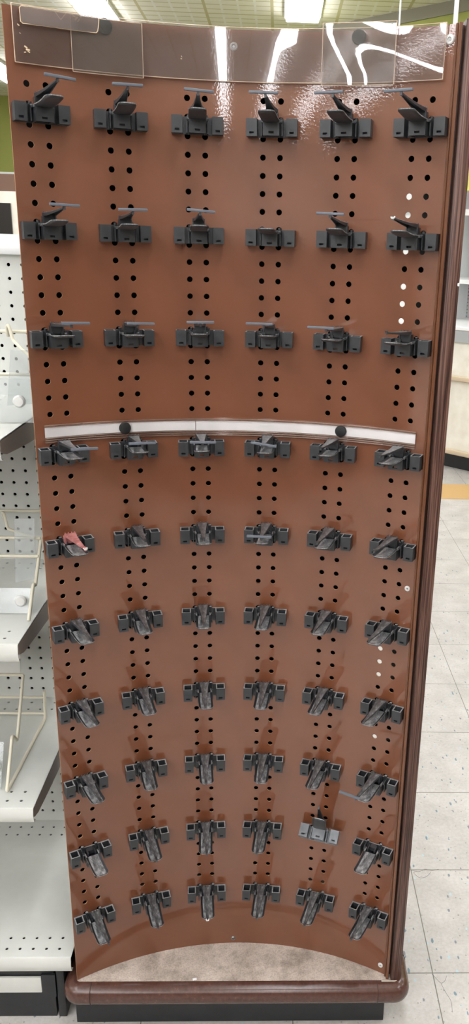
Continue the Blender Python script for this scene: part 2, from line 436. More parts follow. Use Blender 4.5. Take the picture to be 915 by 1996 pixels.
obj('bumper', bm, M_bump, ROOT, True, 50)
# cut joints of the corner pieces
bm = bmesh.new()
for x in (DX0+.035, DX1-.045):
    pts = [(x, DY0-o-.0006, z) for o, z in bumper_profile()]
    tube(bm, pts, .0005, 5)
tube(bm, [(DX1+o+.0006, DY0+.07, z) for o, z in bumper_profile()], .0005, 5)
obj('bumper_joint', bm, M_groove, ROOT)
bm = bmesh.new(); box(bm, -.318, .297, -.087, .22, 0, .069); bevel_all(bm, .001, 1); obj('kick_plate', bm, M_black, ROOT)
bm = bmesh.new(); box(bm, .286, .3215, -.0985, -.0945, DZ-.0002, DZ+.0022); obj('liner_strip', bm, M_counter, ROOT)
# debris specks on the deck
# ---- screws
def screw(u, z, rw, name, white=True):
    bm = bmesh.new(); disc_prof(bm, [(rw, 0), (rw, .0012), (rw*.8, .0024), (rw*.45, .0026), (rw*.40, .0008), (0, .0008)], panel_frame(u, z, 0), 20)
    o = obj(name, bm, M_white if white else M_screw, ROOT, True)
    bm = bmesh.new(); disc_prof(bm, [(rw*.34, .0006), (rw*.3, .0014), (0, .0014)], panel_frame(u, z, 0), 12)
    obj('screw_head', bm, M_screw, o, True)
screw(.2999, 1.7597, .0066, 'screw_cup'); screw(-.011, 1.756, .0058, 'screw_cup')
screw(-.0111, .1246, .0046, 'screw_cup', False); screw(.2985, .1315, .0052, 'screw_cup'); screw(.2969, .9462, .0048, 'screw_cup')

# ================================================================== HEADER SHEET AND CLEAR CARDS
def sheet_curved(bm, u0, u1, zlo, zhi, d, t, bulge=None, nu=60, nz=6):
    g = {}
    for k in (0, 1):
        for i in range(nu+1):
            for j in range(nz+1):
                u = u0+(u1-u0)*i/nu; a = zlo(u) if callable(zlo) else zlo; b = zhi(u) if callable(zhi) else zhi
                z = a+(b-a)*j/nz; dd = d + (bulge(u, z) if bulge else 0)
                g[i,j,k] = bm.verts.new(onpanel(u, z, dd + t*k))
    for k in (0, 1):
        for i in range(nu):
            for j in range(nz):
                bm.faces.new((g[i,j,k], g[i+1,j,k], g[i+1,j+1,k], g[i,j+1,k]))
    def side(lst):
        for (a, b) in zip(lst, lst[1:]):
            f = bm.faces.new((g[a+(0,)], g[b+(0,)], g[b+(1,)], g[a+(1,)])); f.material_index = 1
    side([(i,0) for i in range(nu+1)]); side([(i,nz) for i in range(nu+1)]); side([(0,j) for j in range(nz+1)]); side([(nu,j) for j in range(nz+1)])
def bulge(u, z):
    w = max(0, min(1, (u-.05)/.07))
    return .0006*w*math.sin((u-.02)*26)+.0006*w*math.sin(u*33+ (z-1.74)*45)+.0006
def edge_frame(parent, u0, u1, z0, z1, d, r):
    n = 60; P_ = [(u0, z0+(z1-z0)*k/6) for k in range(7)] + [(u0+(u1-u0)*k/n, z1) for k in range(1, n+1)] + [(u1, z1+(z0-z1)*k/6) for k in range(1, 7)] + [(u1+(u0-u1)*k/n, z0) for k in range(1, n+1)]
    bm = bmesh.new(); tube(bm, [onpanel(u, z, d+bulge(u, z)) for u, z in P_], r, 6)
    obj('cut_edge', bm, M_acredge, parent, True)
bm = bmesh.new(); sheet_curved(bm, -.316, .2955, 1.7105, 1.7795, .0035, .0016, bulge, 90, 8)
HS = tag(obj('header_sheet', bm, [M_acr, M_acredge], None, True, 60), 'long clear acrylic header sheet curving across the top of the brown panel', 'header sign holder')
edge_frame(HS, -.316, .2955, 1.7105, 1.7795, .0046, .0006)
def card(u0, u1, z0, z1, label):
    bm = bmesh.new(); sheet_curved(bm, u0, u1, z0, z1, .0104, .0010, bulge, 24, 6)
    edge_frame(tag(obj('clear_card', bm, [M_card, M_acredge], None, True, 60), label, 'sign sleeve', 'clear sleeves over the header sheet'), u0, u1, z0, z1, .0109, .0005)
card(-.2399, -.1415, 1.7065, 1.7745, 'square clear plastic sleeve over the left part of the header sheet, with old sticker traces')
card(.1189, .2257, 1.7065, 1.7850, 'square clear plastic sleeve over the right part of the header sheet, reflecting curved lights')
def cap(name, u, z, r, d, m, label, cat, group):
    M = panel_frame(u, z, d)
    o = obj(name, (lambda b: (disc_prof(b, [(0, 0), (r, 0), (r, .002), (r*.93, .0032), (r*.8, .0036), (0, .0036)], M, 28), b)[1])(bmesh.new()), m, None, True)
    return tag(o, label, cat, group)
cap('round_magnet', -.1925, 1.7670, .0104, .0058, M_knobhazed, 'black round fastener near the left end of the clear header sheet', 'round fastener', 'black round fasteners')
cap('round_magnet', .1705, 1.7680, .0100, .0058, M_knobhazed, 'black round fastener near the right end of the clear header sheet', 'round fastener', 'black round fasteners')
# sticker residue on the header
RES = [(-.3075,1.7740),(-.305,1.7765),(-.2031,1.7760),(-.2010,1.7735),(-.2030,1.7590),(-.2054,1.7568),(-.3040,1.7562),(-.3069,1.7580)]
def wob(p, a=.0006): return (p[0]+random.uniform(-a,a), p[1]+random.uniform(-a,a))
def respath(pts, closed=True, n=7):
    out = []
    L_ = pts+[pts[0]] if closed else pts
    for a, b in zip(L_, L_[1:]):
        k_ = max(2, int(math.hypot(b[0]-a[0], b[1]-a[1])/.006))
        for k in range(k_): out.append(wob((a[0]+(b[0]-a[0])*k/k_, a[1]+(b[1]-a[1])*k/k_), .0004))
    out.append(out[0] if closed else pts[-1]); return out
bm = bmesh.new()
tube(bm, [onpanel(u, z, .0128) for u, z in respath(RES)], .00055, 5)
tube(bm, [onpanel(u, z, .0128) for u, z in respath([(-.260,1.7755),(-.2535,1.7665),(-.2455,1.7755)], False)], .00055, 5)
o = obj('sticker_residue', bm, M_resid)
bm = bmesh.new()
for (u, z, s) in [(-.235,1.7735,.0022),(-.232,1.7710,.0028),(-.229,1.7690,.0020),(-.226,1.7740,.0016),(-.3105,1.7535,.0016),(-.309,1.744,.001),(-.3025,1.7285,.0022),(-.300,1.7255,.0026),(-.304,1.7222,.0014),(-.2990,1.7232,.0016),(-.086,1.7375,.0010),(-.0865,1.7345,.0012)]:
    M = panel_frame(u, z, .0126) @ Matrix.Rotation(random.uniform(-1,1), 4, 'Z')
    box(bm, -s, s, -s*.4, s*.4, 0, .0005, M)
obj('adhesive_flakes', bm, M_resid, o)
tag(o, 'peeled sticker outline with cream adhesive edges at the top left of the header sheet', 'sticker residue')
bm = bmesh.new(); ring = []
for k in (0, 1):
    ring.append([bm.verts.new(onpanel(u, z, .0124+.0002*k)) for u, z in RES])
nR = len(RES)
bm.faces.new(ring[0][::-1]); bm.faces.new(ring[1])
for j in range(nR): bm.faces.new((ring[0][j], ring[0][(j+1)%nR], ring[1][(j+1)%nR], ring[1][j]))
obj('sticker_film', bm, M_film, o)

# ================================================================== PRICE RAIL ACROSS THE MIDDLE
RAIL = empty('price_rail', onpanel(0, 1.187, 0)); tag(RAIL, 'long clear price rail with white paper strip curving across the brown panel', 'price rail')
def strip(name, u0, u1, z0, z1, d, t, m):
    bm = bmesh.new(); sheet_curved(bm, u0, u1, z0, z1, d, t, None, 70, 1)
    o = obj(name, bm, [m, m], None, True, 60); o.parent = RAIL; o.matrix_parent_inverse = RAIL.matrix_basis.inverted(); return o
RU0, RU1 = -.3128, .2930
strip('paper_insert', RU0+.0005, -.0735, 1.1945, 1.2098, .0022, .0004, M_paper)
strip('paper_insert', -.0725, RU1-.0005, 1.1945, 1.2102, .0022, .0004, M_paper)
strip('rail_cover', RU0, RU1, 1.1870, 1.2135, .0030, .0010, M_rail)
for z in (1.2135, 1.2112, 1.1935, 1.1905, 1.1872):
    strip('rail_lip', RU0, RU1, z-.0006, z+.0006, .0020, .0034, M_railedge)
cap('round_magnet', -.1876, 1.2018, .0094, .0044, M_knob, 'black round fastener on the left half of the middle price rail', 'round fastener', 'black round fasteners')
cap('round_magnet', .1681, 1.2025, .0094, .0044, M_knob, 'black round fastener on the right half of the middle price rail', 'round fastener', 'black round fasteners')

# ================================================================== HOOKS
I = IN
def slotted_front(bm, x0, x1, yf, t, z0, z1, sx0, sx1, sz0, sz1):
    box(bm, x0, sx0, yf, yf+t, z0, z1); box(bm, sx1, x1, yf, yf+t, z0, z1)
    box(bm, sx0, sx1, yf, yf+t, sz1, z1); box(bm, sx0, sx1, yf, yf+t, z0, sz0)
def P_plate():
    bm = bmesh.new()
    box(bm, -1.47*I, 1.47*I, -.11*I, -.02*I, -.93*I, 0)
    for s in (-1, 1):
        box(bm, s*.60*I-.035*I, s*.60*I+.035*I, -.62*I, -.11*I, -.90*I, -.04*I)          # inner ribs
        disc_prof(bm, [(0, 0), (.10*I, 0), (.10*I, .14*I), (0, .14*I)], Matrix.Translation((s*.50*I, -.06*I, -.02*I)), 10)
        disc_prof(bm, [(0, -.12*I), (.09*I, -.12*I), (.09*I, .10*I), (.05*I, .14*I), (0, .14*I)], Matrix.Translation((s*.545*I, -.62*I, -.16*I)) @ Matrix.Rotation(PI/2, 4, 'X'), 12)
    return bm
def P_socket(s):
    bm = bmesh.new(); a, b = sorted((s*.84*I, s*1.47*I)); w = .075*I; D = .80*I
    sl = (a+b)/2
    box(bm, a, a+w, -D, -.11*I, -.93*I, 0); box(bm, b-w, b, -D, -.11*I, -.93*I, 0)
    box(bm, a+w, b-w, -.11*I-w*.6, -.11*I, -.93*I, 0)
    slotted_front(bm, a+w, b-w, -D, w, -.93*I, 0, sl-.13*I, sl+.13*I, -.80*I, -.69*I)
    box(bm, a+w, b-w, -D+w, -.11*I-w*.6, -.91*I, -.87*I)       # inner floor
    return bm
def P_block():
    bm = bmesh.new(); w = .07*I
    a, b = -.47*I, .47*I
    box(bm, a, a+w, -1.10*I, -.11*I, -.93*I, -.22*I); box(bm, b-w, b, -1.10*I, -.11*I, -.93*I, -.22*I)
    slotted_front(bm, a+w, b-w, -1.12*I, w, -.93*I, -.20*I, -.15*I, .15*I, -.82*I, -.70*I)
    box(bm, a+w, b-w, -1.05*I, -.11*I, -.66*I, -.60*I)
    box(bm, -.20*I, .20*I, -.55*I, -.11*I, -.30*I, -.02*I); box(bm, -.30*I, -.22*I, -.85*I, -.3*I, -.22*I, .02*I); box(bm, .22*I, .30*I, -.85*I, -.3*I, -.22*I, .02*I)
    return bm
def P_tray():
    bm = bmesh.new(); n, m = 34, 14; t = .055*I
    D0, D1 = .95, 3.46
    for sx in (-1, 1): box(bm, *sorted((sx*.42*I, sx*.51*I)), -1.0*I, -.56*I, -.23*I, -.10*I)
    def zc(d):
        f = (d-D0)/(D1-D0); return -.17 - .07*math.sin(PI*min(1, f*1.05)) + .17*f
    top, bot = [], []
    for i in range(n+1):
        f = i/n; d = D0+(D1-D0)*(1-(1-f)**1.7)
        w = .51-.04*f
        e = D1-d
        if e < .36: w = w-.30*(1-math.sqrt(max(0, 1-((.36-e)/.36)**2)))
        rt, rb = [], []
        for j in range(m+1):
            s = -1+2*j/m
            dist = min((1-abs(s))*w, e*.9); rim = .085*max(0, 1-dist/.10)**1.2
            z = zc(d)+rim
            rt.append(bm.verts.new((s*w*I, -d*I, z*I))); rb.append(bm.verts.new((s*w*I, -d*I, (z)*I-t)))
        top.append(rt); bot.append(rb)
    for G, fl in ((top, 0), (bot, 1)):
        for i in range(n):
            for j in range(m):
                f_ = bm.faces.new((G[i][j], G[i][j+1], G[i+1][j+1], G[i+1][j])); f_.material_index = 0 if (fl == 0 and 1 < j < m-2 and i < n-7) else 1
    for i in range(n):
        for j in (0, m): bm.faces.new((top[i][j], top[i+1][j], bot[i+1][j], bot[i][j]))
    for i in (0, n):
        for j in range(m): bm.faces.new((top[i][j], top[i][j+1], bot[i][j+1], bot[i][j]))
    return bm
def P_arm():
    bm = bmesh.new(); n = 16; t = .05
    D0, D1 = .62, 4.10
    rings = []
    for i in range(n+1):
        f = i/n; d = D0+(D1-D0)*f
        w = .37 + (.075-.37)*min(1, f**.62*1.0)
        zt = .50+.20*f - .03*math.sin(PI*f)
        sk = (.13*(1-f)**1.3+.085)
        pts = [(-w, zt-sk), (-w, zt-.02), (-w+.02, zt), (w-.02, zt), (w, zt-.02), (w, zt-sk), (w-t*min(1, w/.15), zt-sk), (w-t*min(1, w/.15), zt-t), (-w+t*min(1, w/.15), zt-t), (-w+t*min(1, w/.15), zt-sk)]
        rings.append([bm.verts.new((x*I, -d*I, z*I)) for x, z in pts])
    for a, b in zip(rings, rings[1:]):
        for j in range(len(a)):
            f_ = bm.faces.new((a[j], a[(j+1)%len(a)], b[(j+1)%len(a)], b[j])); f_.material_index = 0 if j in (1, 2, 3) else 1
    bm.faces.new(rings[-1])
    for a in (rings[0],):
        bm.faces.new((a[0], a[1], a[8], a[9])); bm.faces.new((a[1], a[2], a[3], a[4], a[7], a[8])); bm.faces.new((a[4], a[5], a[6], a[7]))
    # riser
    box(bm, -.37*I, .37*I, -.74*I, -.64*I, -.12*I, .46*I, mi=1)
    box(bm, -.37*I, -.30*I, -.80*I, -.30*I, -.12*I, .30*I, mi=1); box(bm, .30*I, .37*I, -.80*I, -.30*I, -.12*I, .30*I, mi=1)
    for x in (-.30, -.10, .10, .30):                            # teeth along the back edge
        box(bm, (x-.022)*I, (x+.022)*I, -.68*I, -.55*I, .46*I, .555*I)
    box(bm, -.06*I, .06*I, -4.20*I, -4.06*I, .55*I, .76*I)      # tip peg
    return bm
def P_bar():
    bm = bmesh.new(); box(bm, -.78*I, .78*I, -4.27*I, -4.11*I, .725*I, .865*I); bevel_all(bm, .03*I, 2); return bm
def P_chip():
    bm = bmesh.new()
    for k in range(3):
        M = Matrix.Translation(((k-1)*.07*I, -4.16*I, .68*I)) @ Matrix.Rotation(.5*(k-1), 4, 'Y') @ Matrix.Rotation(.3*k, 4, 'X')
        box(bm, -.028*I, .028*I, -.08*I, .06*I, -.05*I, .06*I, M)
    return bm
def meshof(name, bm, m, ang=30, extra=None, toplit=None):
    me = bpy.data.meshes.new(name); bmesh.ops.recalc_face_normals(bm, faces=bm.faces); bm.to_mesh(me); bm.free(); me.materials.append(m)
    if extra: me.materials.append(extra)
    for p in me.polygons:
        p.use_smooth = True
        if toplit is not None and p.normal.z > .9 and all(me.vertices[i].co.z > toplit for i in p.vertices): p.material_index = 1  # upward faces take the painted top-lit grey
    me.set_sharp_from_angle(angle=math.radians(ang)); return me
PR = {}
for key, bmf, m in (('mounting_plate', P_plate, M_plas), ('center_block', P_block, M_plas), ('tray', P_tray, M_tray), ('arm', P_arm, M_wornlit), ('label_bar', P_bar, M_bar), ('broken_tip', P_chip, M_chip)):
    PR[key] = meshof(key, bmf(), m, 40, {'tray': M_plas, 'arm': M_plas, 'mounting_plate': M_toplit}.get(key), -.001 if key == 'mounting_plate' else None)
PR['socket_l'] = meshof('socket', P_socket(-1), M_plas, 30, M_toplit, -.001); PR['socket_r'] = meshof('socket', P_socket(1), M_plas, 30, M_toplit, -.001)
def recolour(key, m):
    me = PR[key].copy(); me.materials[0] = m
    if key == 'arm': me.materials[1] = m
    return me
PINK = recolour('arm', M_pink); LITGREY = {k: recolour(k, M_litgrey) for k in ('mounting_plate', 'center_block', 'socket_l', 'socket_r')}
def part(name, me, root):
    o = bpy.data.objects.new(name, me); link(o, root); return o
ROWN = ['top row', 'second row', 'third row', 'row under price rail', 'fifth row', 'sixth row', 'seventh row', 'eighth row', 'ninth row', 'bottom row']
COLN = ['far left', 'second from left', 'third from left', 'third from right', 'second from right', 'far right']
BARS = {(0,c):0 for c in range(6)}
BARS.update({(1,0):0,(1,1):0,(1,2):0,(1,4):0,(2,0):0,(2,1):0,(2,2):0,(2,3):0,(2,4):0,(3,0):0,(3,1):0,(3,2):0,(3,3):0,(4,3):0,(7,5):0})
BARTILT = {(0,0):.06,(0,1):-.02,(0,2):.05,(0,3):.03,(3,3):.14,(1,2):.07,(3,0):.04}
BARSHIFT = {(0,0):.06,(0,3):-.12,(0,4):-.2,(0,5):-.15,(2,0):.2,(2,1):.15,(2,3):-.25,(2,4):-.3,(3,0):.25,(4,3):-.1,(7,5):-.45}
NOARM = {(1,3), (8,0), (8,5)}
CHIPS = {(4,0), (9,2), (1,5)}
ODD = (8, 4)
for r_, v_ in enumerate(HOOK_ROWS):
    for c_ in range(6):
        u = cu(c_)+.0015; k = (r_, c_)
        p = onpanel(u, hz(v_), .0011)
        root = empty('display_hook', p, -u/R)
        odd = k == ODD
        if odd:
            root.rotation_euler = (math.radians(-50), math.radians(3), -u/R)
            root.location = onpanel(u+.004, hz(v_)+.002, .004)
        else:
            root.rotation_euler = (math.radians(random.uniform(-.8,.8)), math.radians(random.uniform(-.7,.7)), -u/R + math.radians(random.uniform(-.6,.6)))
        G = LITGREY if odd else PR
        part('mounting_plate', G['mounting_plate'], root); part('center_block', G['center_block'], root)
        part('socket', G['socket_l'], root); part('socket', G['socket_r'], root); 
        tr = part('tray', PR['tray'], root); tr.rotation_euler = (0, 0, math.radians(random.uniform(-1.5,1.5)))
        look = 'black plastic display hook'
        if k not in NOARM:
            ar = part('arm', PINK if k == (4,0) else PR['arm'], root)
            if k == (4,0): ar['label'] = 'pink upper arm with a broken white tip'
            if k == (7,5): ar.rotation_euler = (0, 0, math.radians(-4))
            if k in BARS:
                b_ = part('label_bar', PR['label_bar'], ar); b_['label'] = 'grey label bar'
                b_.location = (BARSHIFT.get(k, 0)*I, 0, 0)
                t_ = BARTILT.get(k, random.uniform(-.02,.03)); b_.rotation_euler = (0, t_, 0)
                b_.location.z = 0
                look = 'black hook with grey label bar'
            elif k in CHIPS:
                ch = part('broken_tip', PR['broken_tip'], ar); ch['label'] = 'pale broken tip'
                look = 'black hook with broken pale tip'
            else: look = 'black hook with bare tapered arm'
        else: look = 'black hook missing its upper arm'
        if k == (4,0): look = 'hook with pink arm and white tip'
        if odd: look = 'black hook tipped upward and painted lit grey'
        tag(root, f'{look}, {ROWN[r_]}, {COLN[c_]}', 'display hook', 'plastic hooks on the brown curved panel')

# ================================================================== GONDOLA SHELVING AT THE LEFT
GX0, GX1, GYB = -.86, -.345, .31
GON = empty('shelving_unit', ((GX0+GX1)/2, .1, 0)); tag(GON, 'pale enamel shelving unit with a white perforated back, left of the brown display', 'shelving unit')
def gpart(name, bm, m, parent=None, **kw):
    o = obj(name, bm, m, None, **kw)
    par = parent or GON
    o.parent = par; o.matrix_parent_inverse = GON.matrix_basis.inverted() if par is GON else Matrix.Identity(4)
    if par is not GON: o.matrix_parent_inverse = Matrix.Identity(4); 
    return o
# back
px = [-.4552+k*IN for k in range(-14, 4)]; pz = [1.0049+k*IN for k in range(-32, 18)]
xb = sorted({GX0, GX1, *[round(x+s*IN/2, 6) for x in px for s in (-1, 1)]})
xb = [x for i, x in enumerate(xb) if i == 0 or x-xb[i-1] > 1e-4]
zb2 = sorted({.15, 1.455, *[round(z+s*IN/2, 6) for z in pz for s in (-1, 1)]}); zb2 = [x for i, x in enumerate(zb2) if i == 0 or x-zb2[i-1] > 1e-4]
hh = {(cell(xb, x), cell(zb2, z)): (x, z) for x in px for z in pz}
bm = bmesh.new(); perforated(bm, xb, zb2, hh, .0034, lambda u, z, d: Vector((u, GYB+.003*d, z)), seg=12, mi_wall=0)
gpart('back_panel', bm, M_gray)
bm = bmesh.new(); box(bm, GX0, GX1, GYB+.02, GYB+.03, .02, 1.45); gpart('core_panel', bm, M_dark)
bm = bmesh.new(); box(bm, GX0, GX1, GYB-.014, GYB+.03, 1.455, 1.474); bevel_all(bm, .003, 2)
box(bm, GX0, GX1, GYB-.004, GYB+.03, 1.474, 1.492); gpart('top_rail', bm, M_shelfwhite, smooth=True)
def shelf(z, yf, x1, lip, rows_f, name='shelf', bracket=True, yb=GYB):
    hx = [-.4246+k*.0256 for k in range(-14, 5)]; hx = [x for x in hx if x < x1-.014]
    xs = sorted({GX0, x1, *[round(x+s*.0128, 6) for x in hx for s in (-1, 1)]}); xs = [x for i, x in enumerate(xs) if i == 0 or x-xs[i-1] > 1e-4]
    rows = rows_f
    ys = sorted({yf+.004, yb, *[round(y+s*.0128, 6) for y in rows for s in (-1, 1)]}); ys = [x for i, x in enumerate(ys) if i == 0 or x-ys[i-1] > 1e-4]
    hh = {(cell(xs, x), cell(ys, y)): (x, y) for x in hx for y in rows}
    bm = bmesh.new(); perforated(bm, xs, ys, hh, .0030, lambda u, y, d: Vector((u, y, z-.0016*d)), seg=12, mi_wall=0)
    # rolled front lip
    prof = [(yf+.004, z), (yf+.001, z-.001), (yf, z-.004), (yf-.002, z-lip*.5), (yf+.001, z-lip+.004), (yf+.005, z-lip), (yf+.012, z-lip)]
    prof2 = [(y+.0015 if i < 5 else y, zz-.0015 if i == 0 else (zz+.0015 if i > 4 else zz)) for i, (y, zz) in enumerate(prof)]
    P_ = prof + prof2[::-1]
    A = [bm.verts.new((GX0, y, zz)) for y, zz in P_]; Bv = [bm.verts.new((x1, y, zz)) for y, zz in P_]
    for j in range(len(P_)): bm.faces.new((A[j], A[(j+1)%len(P_)], Bv[(j+1)%len(P_)], Bv[j]))
    bm.faces.new(A[::-1]); bm.faces.new(Bv)
    s = gpart(name, bm, M_gray, smooth=True, angle=40)
    # dark underside so the perforations read dark
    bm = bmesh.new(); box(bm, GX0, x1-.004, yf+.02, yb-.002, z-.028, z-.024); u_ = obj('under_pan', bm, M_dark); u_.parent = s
    if bracket:
        bm = bmesh.new(); vs = []
        for x in (x1-.004, x1):
            vs.append([bm.verts.new((x, y, zz)) for y, zz in [(yf+.004, z-.003), (yb, z-.003), (yb, z-.055), (yf+.10, z-.036), (yf+.03, z-.030), (yf+.006, z-.022)]])
        bm.faces.new(vs[0]); bm.faces.new(vs[1][::-1])
        for j in range(6): bm.faces.new((vs[0][j], vs[0][(j+1)%6], vs[1][(j+1)%6], vs[1][j]))
        b_ = obj('bracket', bm, M_bracket); b_.parent = s
    return s
def fixparents():
    bpy.context.view_layer.update()
for z, yf, x1, lip, br in ((.164, -.086, -.321, .037, False), (.500, -.073, -.3715, .033, True), (.835, -.077, -.3705, .035, True), (1.187, -.073, -.3705, .034, True)):
    shelf(z, yf, x1, lip, [yf+.023, yf+.049, .26, .2865], bracket=br)
# kick, white plinth strip, foot
bm = bmesh.new(); box(bm, GX0, -.361, -.072, GYB, 0, .127); gpart('kick_box', bm, M_black)
bm = bmesh.new(); box(bm, GX0, -.3845, -.078, -.0725, .068, .106); bevel_all(bm, .0015, 2); gpart('plinth_strip', bm, M_gray, smooth=True)
bm = bmesh.new(); box(bm, -.384, -.3575, -.077, -.0725, .056, .112); gpart('plinth_clip', bm, M_black)
bm = bmesh.new(); box(bm, -.3565, -.3405, -.074, GYB-.05, 0, .12); bevel_all(bm, .002, 2); gpart('upright_foot', bm, M_black, smooth=True)

# wire baskets standing on the shelves
def basket(label, side, bars, r=.0032):
    root = empty('wire_rack', side[0]); tag(root, label, 'wire rack', 'cream wire racks on the shelves')
    inv = Matrix.Translation(-Vector(side[0]))
    bm = bmesh.new(); tube(bm, [inv @ Vector(p) for p in rounded(side, .008)], r, 10); o = obj('side_wire', bm, M_cream, root, True, 60)
    for pts in bars:
        bm = bmesh.new(); tube(bm, [inv @ Vector(p) for p in rounded(pts, .006)], r*.92, 10); obj('cross_wire', bm, M_cream, root, True, 60)
    return root
basket('cream wire rack standing on the lower middle shelf, its side frame bent like a V',
       [(-.431,.115,.668), (-.431,.048,.562), (-.431,.024,.590), (-.431,-.031,.5045), (-.427,.216,.5045), (-.424,.216,.572)],
       [[(-.80,.115,.668), (-.431,.115,.668)], [(-.80,.216,.556), (-.424,.216,.556)], [(-.80,.216,.517), (-.426,.216,.517)]])
basket('cream wire rack standing on the third shelf up, beside the hanging clear tag',
       [(-.375,.116,.957), (-.375,.058,.884), (-.375,.048,.893), (-.375,.005,.8395)],
       [[(-.80,.110,.957), (-.375,.112,.957)], [(-.80,.090,.929), (-.375,.090,.929)]])
basket('cream wire rack hanging across the perforated back above the hanging clear tag',
       [(-.80,.285,.952), (-.352,.285,.952)],
       [[(-.4995,.285,.935), (-.4955,.268,.953), (-.486,.250,.958), (-.476,.235,.930), (-.36,.16,.925)]])
basket('cream wire rack hanging across the perforated back near the top of the shelving',
       [(-.80,.20,1.324), (-.352,.20,1.324)],
       [[(-.4300,.195,1.316), (-.428,.185,1.334), (-.421,.175,1.338), (-.412,.165,1.312), (-.36,.10,1.287)], [(-.80,.10,1.262), (-.352,.10,1.262)]])
# clear bins / tags
def clear_sheet(name, label, pts, t, cat, button=None, m=M_bin):
    """pts: 4 corners (x,y,z) of a thin sheet"""
    o3 = Vector(pts[0]); root = None
    bm = bmesh.new(); P4 = [Vector(p)-o3 for p in pts]
    n = (P4[1]-P4[0]).cross(P4[3]-P4[0]).normalized()
    a = [bm.verts.new(p) for p in P4]; b = [bm.verts.new(p+n*t) for p in P4]
    bm.faces.new(a[::-1]); bm.faces.new(b)
    for j in range(4): bm.faces.new((a[j], a[(j+1)%4], b[(j+1)%4], b[j]))
    o = obj(name, bm, m); o.location = o3; tag(o, label, cat)
    if button:
        for q in button:
            M = Matrix.Translation(Vector(q)-o3) @ Matrix.Rotation(PI/2, 4, 'X')
            bm = bmesh.new(); disc_prof(bm, [(0, 0), (.0105, 0), (.0105, .003), (.008, .006), (0, .0065)], M, 20)
            c = obj('button', bm, M_white, o, True); c['label'] = 'white round button'
    return o
clear_sheet('hanging_tag', 'clear narrow plastic tag hanging from the wire rack on the perforated back', [(-.4165,.10,.998),(-.381,.10,1.0),(-.385,.098,.882),(-.4235,.098,.873)], .001, 'plastic tag')
clear_sheet('clear_bin_front', 'clear plastic bin front with a white button on the third shelf up', [(-.66,.038,.838),(-.380,.038,.838),(-.380,.060,.878),(-.66,.060,.878)], .002, 'bin front', [(-.398,.042,.862)])
clear_sheet('clear_bin_front', 'clear plastic bin front with a white button on the top shelf', [(-.66,.045,1.190),(-.350,.045,1.190),(-.350,.055,1.262),(-.66,.055,1.262)], .002, 'bin front', [(-.372,.045,1.226)])
clear_sheet('hanging_tag', 'clear curled plastic tag hanging above the top shelf button', [(-.394,.09,1.305),(-.352,.09,1.305),(-.352,.085,1.215),(-.406,.085,1.210)], .001, 'plastic tag')
clear_sheet('clear_bin_front', 'clear plastic bin front with a white button on the lower middle shelf', [(-.70,-.020,.5035),(-.445,-.020,.5035),(-.445,.018,.580),(-.70,.018,.580)], .002, 'bin front', [(-.457,-.008,.545)])
clear_sheet('label_plate', 'plain grey plate hanging behind the lip of the third shelf up', [(-.62,.110,.729),(-.431,.110,.729),(-.436,.114,.672),(-.62,.114,.672)], .002, 'label plate', None, M_gray)

# ================================================================== DISTANT RIGHT: DIAGONAL COUNTER
A = Vector((1.257, 4.284, 0)); Dv = Vector((.162, -.154, 0)).normalized(); Nv = Vector((Dv.y, -Dv.x, 0))    # Nv faces the camera side
if Nv.dot(Vector((0,-1.3,0))-A) < 0: Nv = -Nv
CM = Matrix((Dv, -Nv, Vector((0,0,1)))).transposed().to_4x4(); CM.translation = A
CT = empty('service_counter', A); CT.matrix_world = CM
tag(CT, 'cream fronted counter with tan bumper rails and a black kick in the far right', 'counter')
def cp(name, m, *b, bev=0, smooth=False):
    bm = bmesh.new(); box(bm, *b)
    if bev: bevel_all(bm, bev, 3)
    return obj(name, bm, m, CT, smooth)
cp('kick_plate', M_black, -2.4, 2.2, .04, .7, 0, .115)
cp('front_panel', M_counter, -2.4, 2.2, .0, .7, .115, .885)
cp('bumper_rail', M_tan, -2.4, 2.2, -.03, .0, .11, .145, bev=.008, smooth=True)
cp('bumper_rail', M_tan, -2.4, 2.2, -.03, .0, .625, .660, bev=.008, smooth=True)
cp('edge_trim', M_silver, -2.4, 2.2, -.02, .7, .885, .965, bev=.006)
cp('countertop', M_shelfwhite, -2.4, 2.2, -.03, .7, .965, .992, bev=.008)
FS = empty('wall_shelving'); FS.matrix_world = CM @ Matrix.Translation((0, .35, .992))
tag(FS, 'white shelving with a grey perforated back standing on the far counter', 'shelving unit')
def fp(name, m, *b, M=None):
    bm = bmesh.new(); box(bm, *b, M=M); return obj(name, bm, m, FS)
fp('back_panel', M_farpeg, -2.4, 2.2, .3, .33, 0, 1.1); fp('bright_backdrop', M_shelfwhite, -2.4, -.3, .0, .3, 0, 1.1); fp('shelf', M_shelfwhite, -2.4, 2.2, .0, .3, .26, .29); fp('shelf', M_shelfwhite, -2.4, 2.2, .0, .3, .72, .76)  # white box at left is added, unseen, so the panel holes show bright
fp('shelf_bracket', M_shelfwhite, -.28, -.255, 0, .34, .0, .03, M=Matrix.Translation((0,0,.14)) @ Matrix.Rotation(.5, 4, 'Y'))
fp('shelf_bracket', M_shelfwhite, .2, .62, -.02, .02, .06, .10, M=Matrix.Rotation(.55, 4, 'Y'))
fp('top_panel', M_shelfwhite, -2.4, 2.2, .0, .33, 1.0, 1.1)
sg = empty('hanging_sign'); sg.matrix_world = CM @ Matrix.Translation((.02, -.35, 1.80))
tag(sg, 'bright yellow green sign hanging by the walnut board at the right edge', 'sign')
bm = bmesh.new(); box(bm, 0, .30, 0, .004, .02, .24); obj('sign_card', bm, M_sign, sg)
bm = bmesh.new(); 
for z_ in (.195, .17, .12, .10, .08, .06): box(bm, .03, .24 if z_ > .15 else .2, -.001, 0, z_-.005, z_+.003)
obj('print_lines', bm, M_knob, sg)
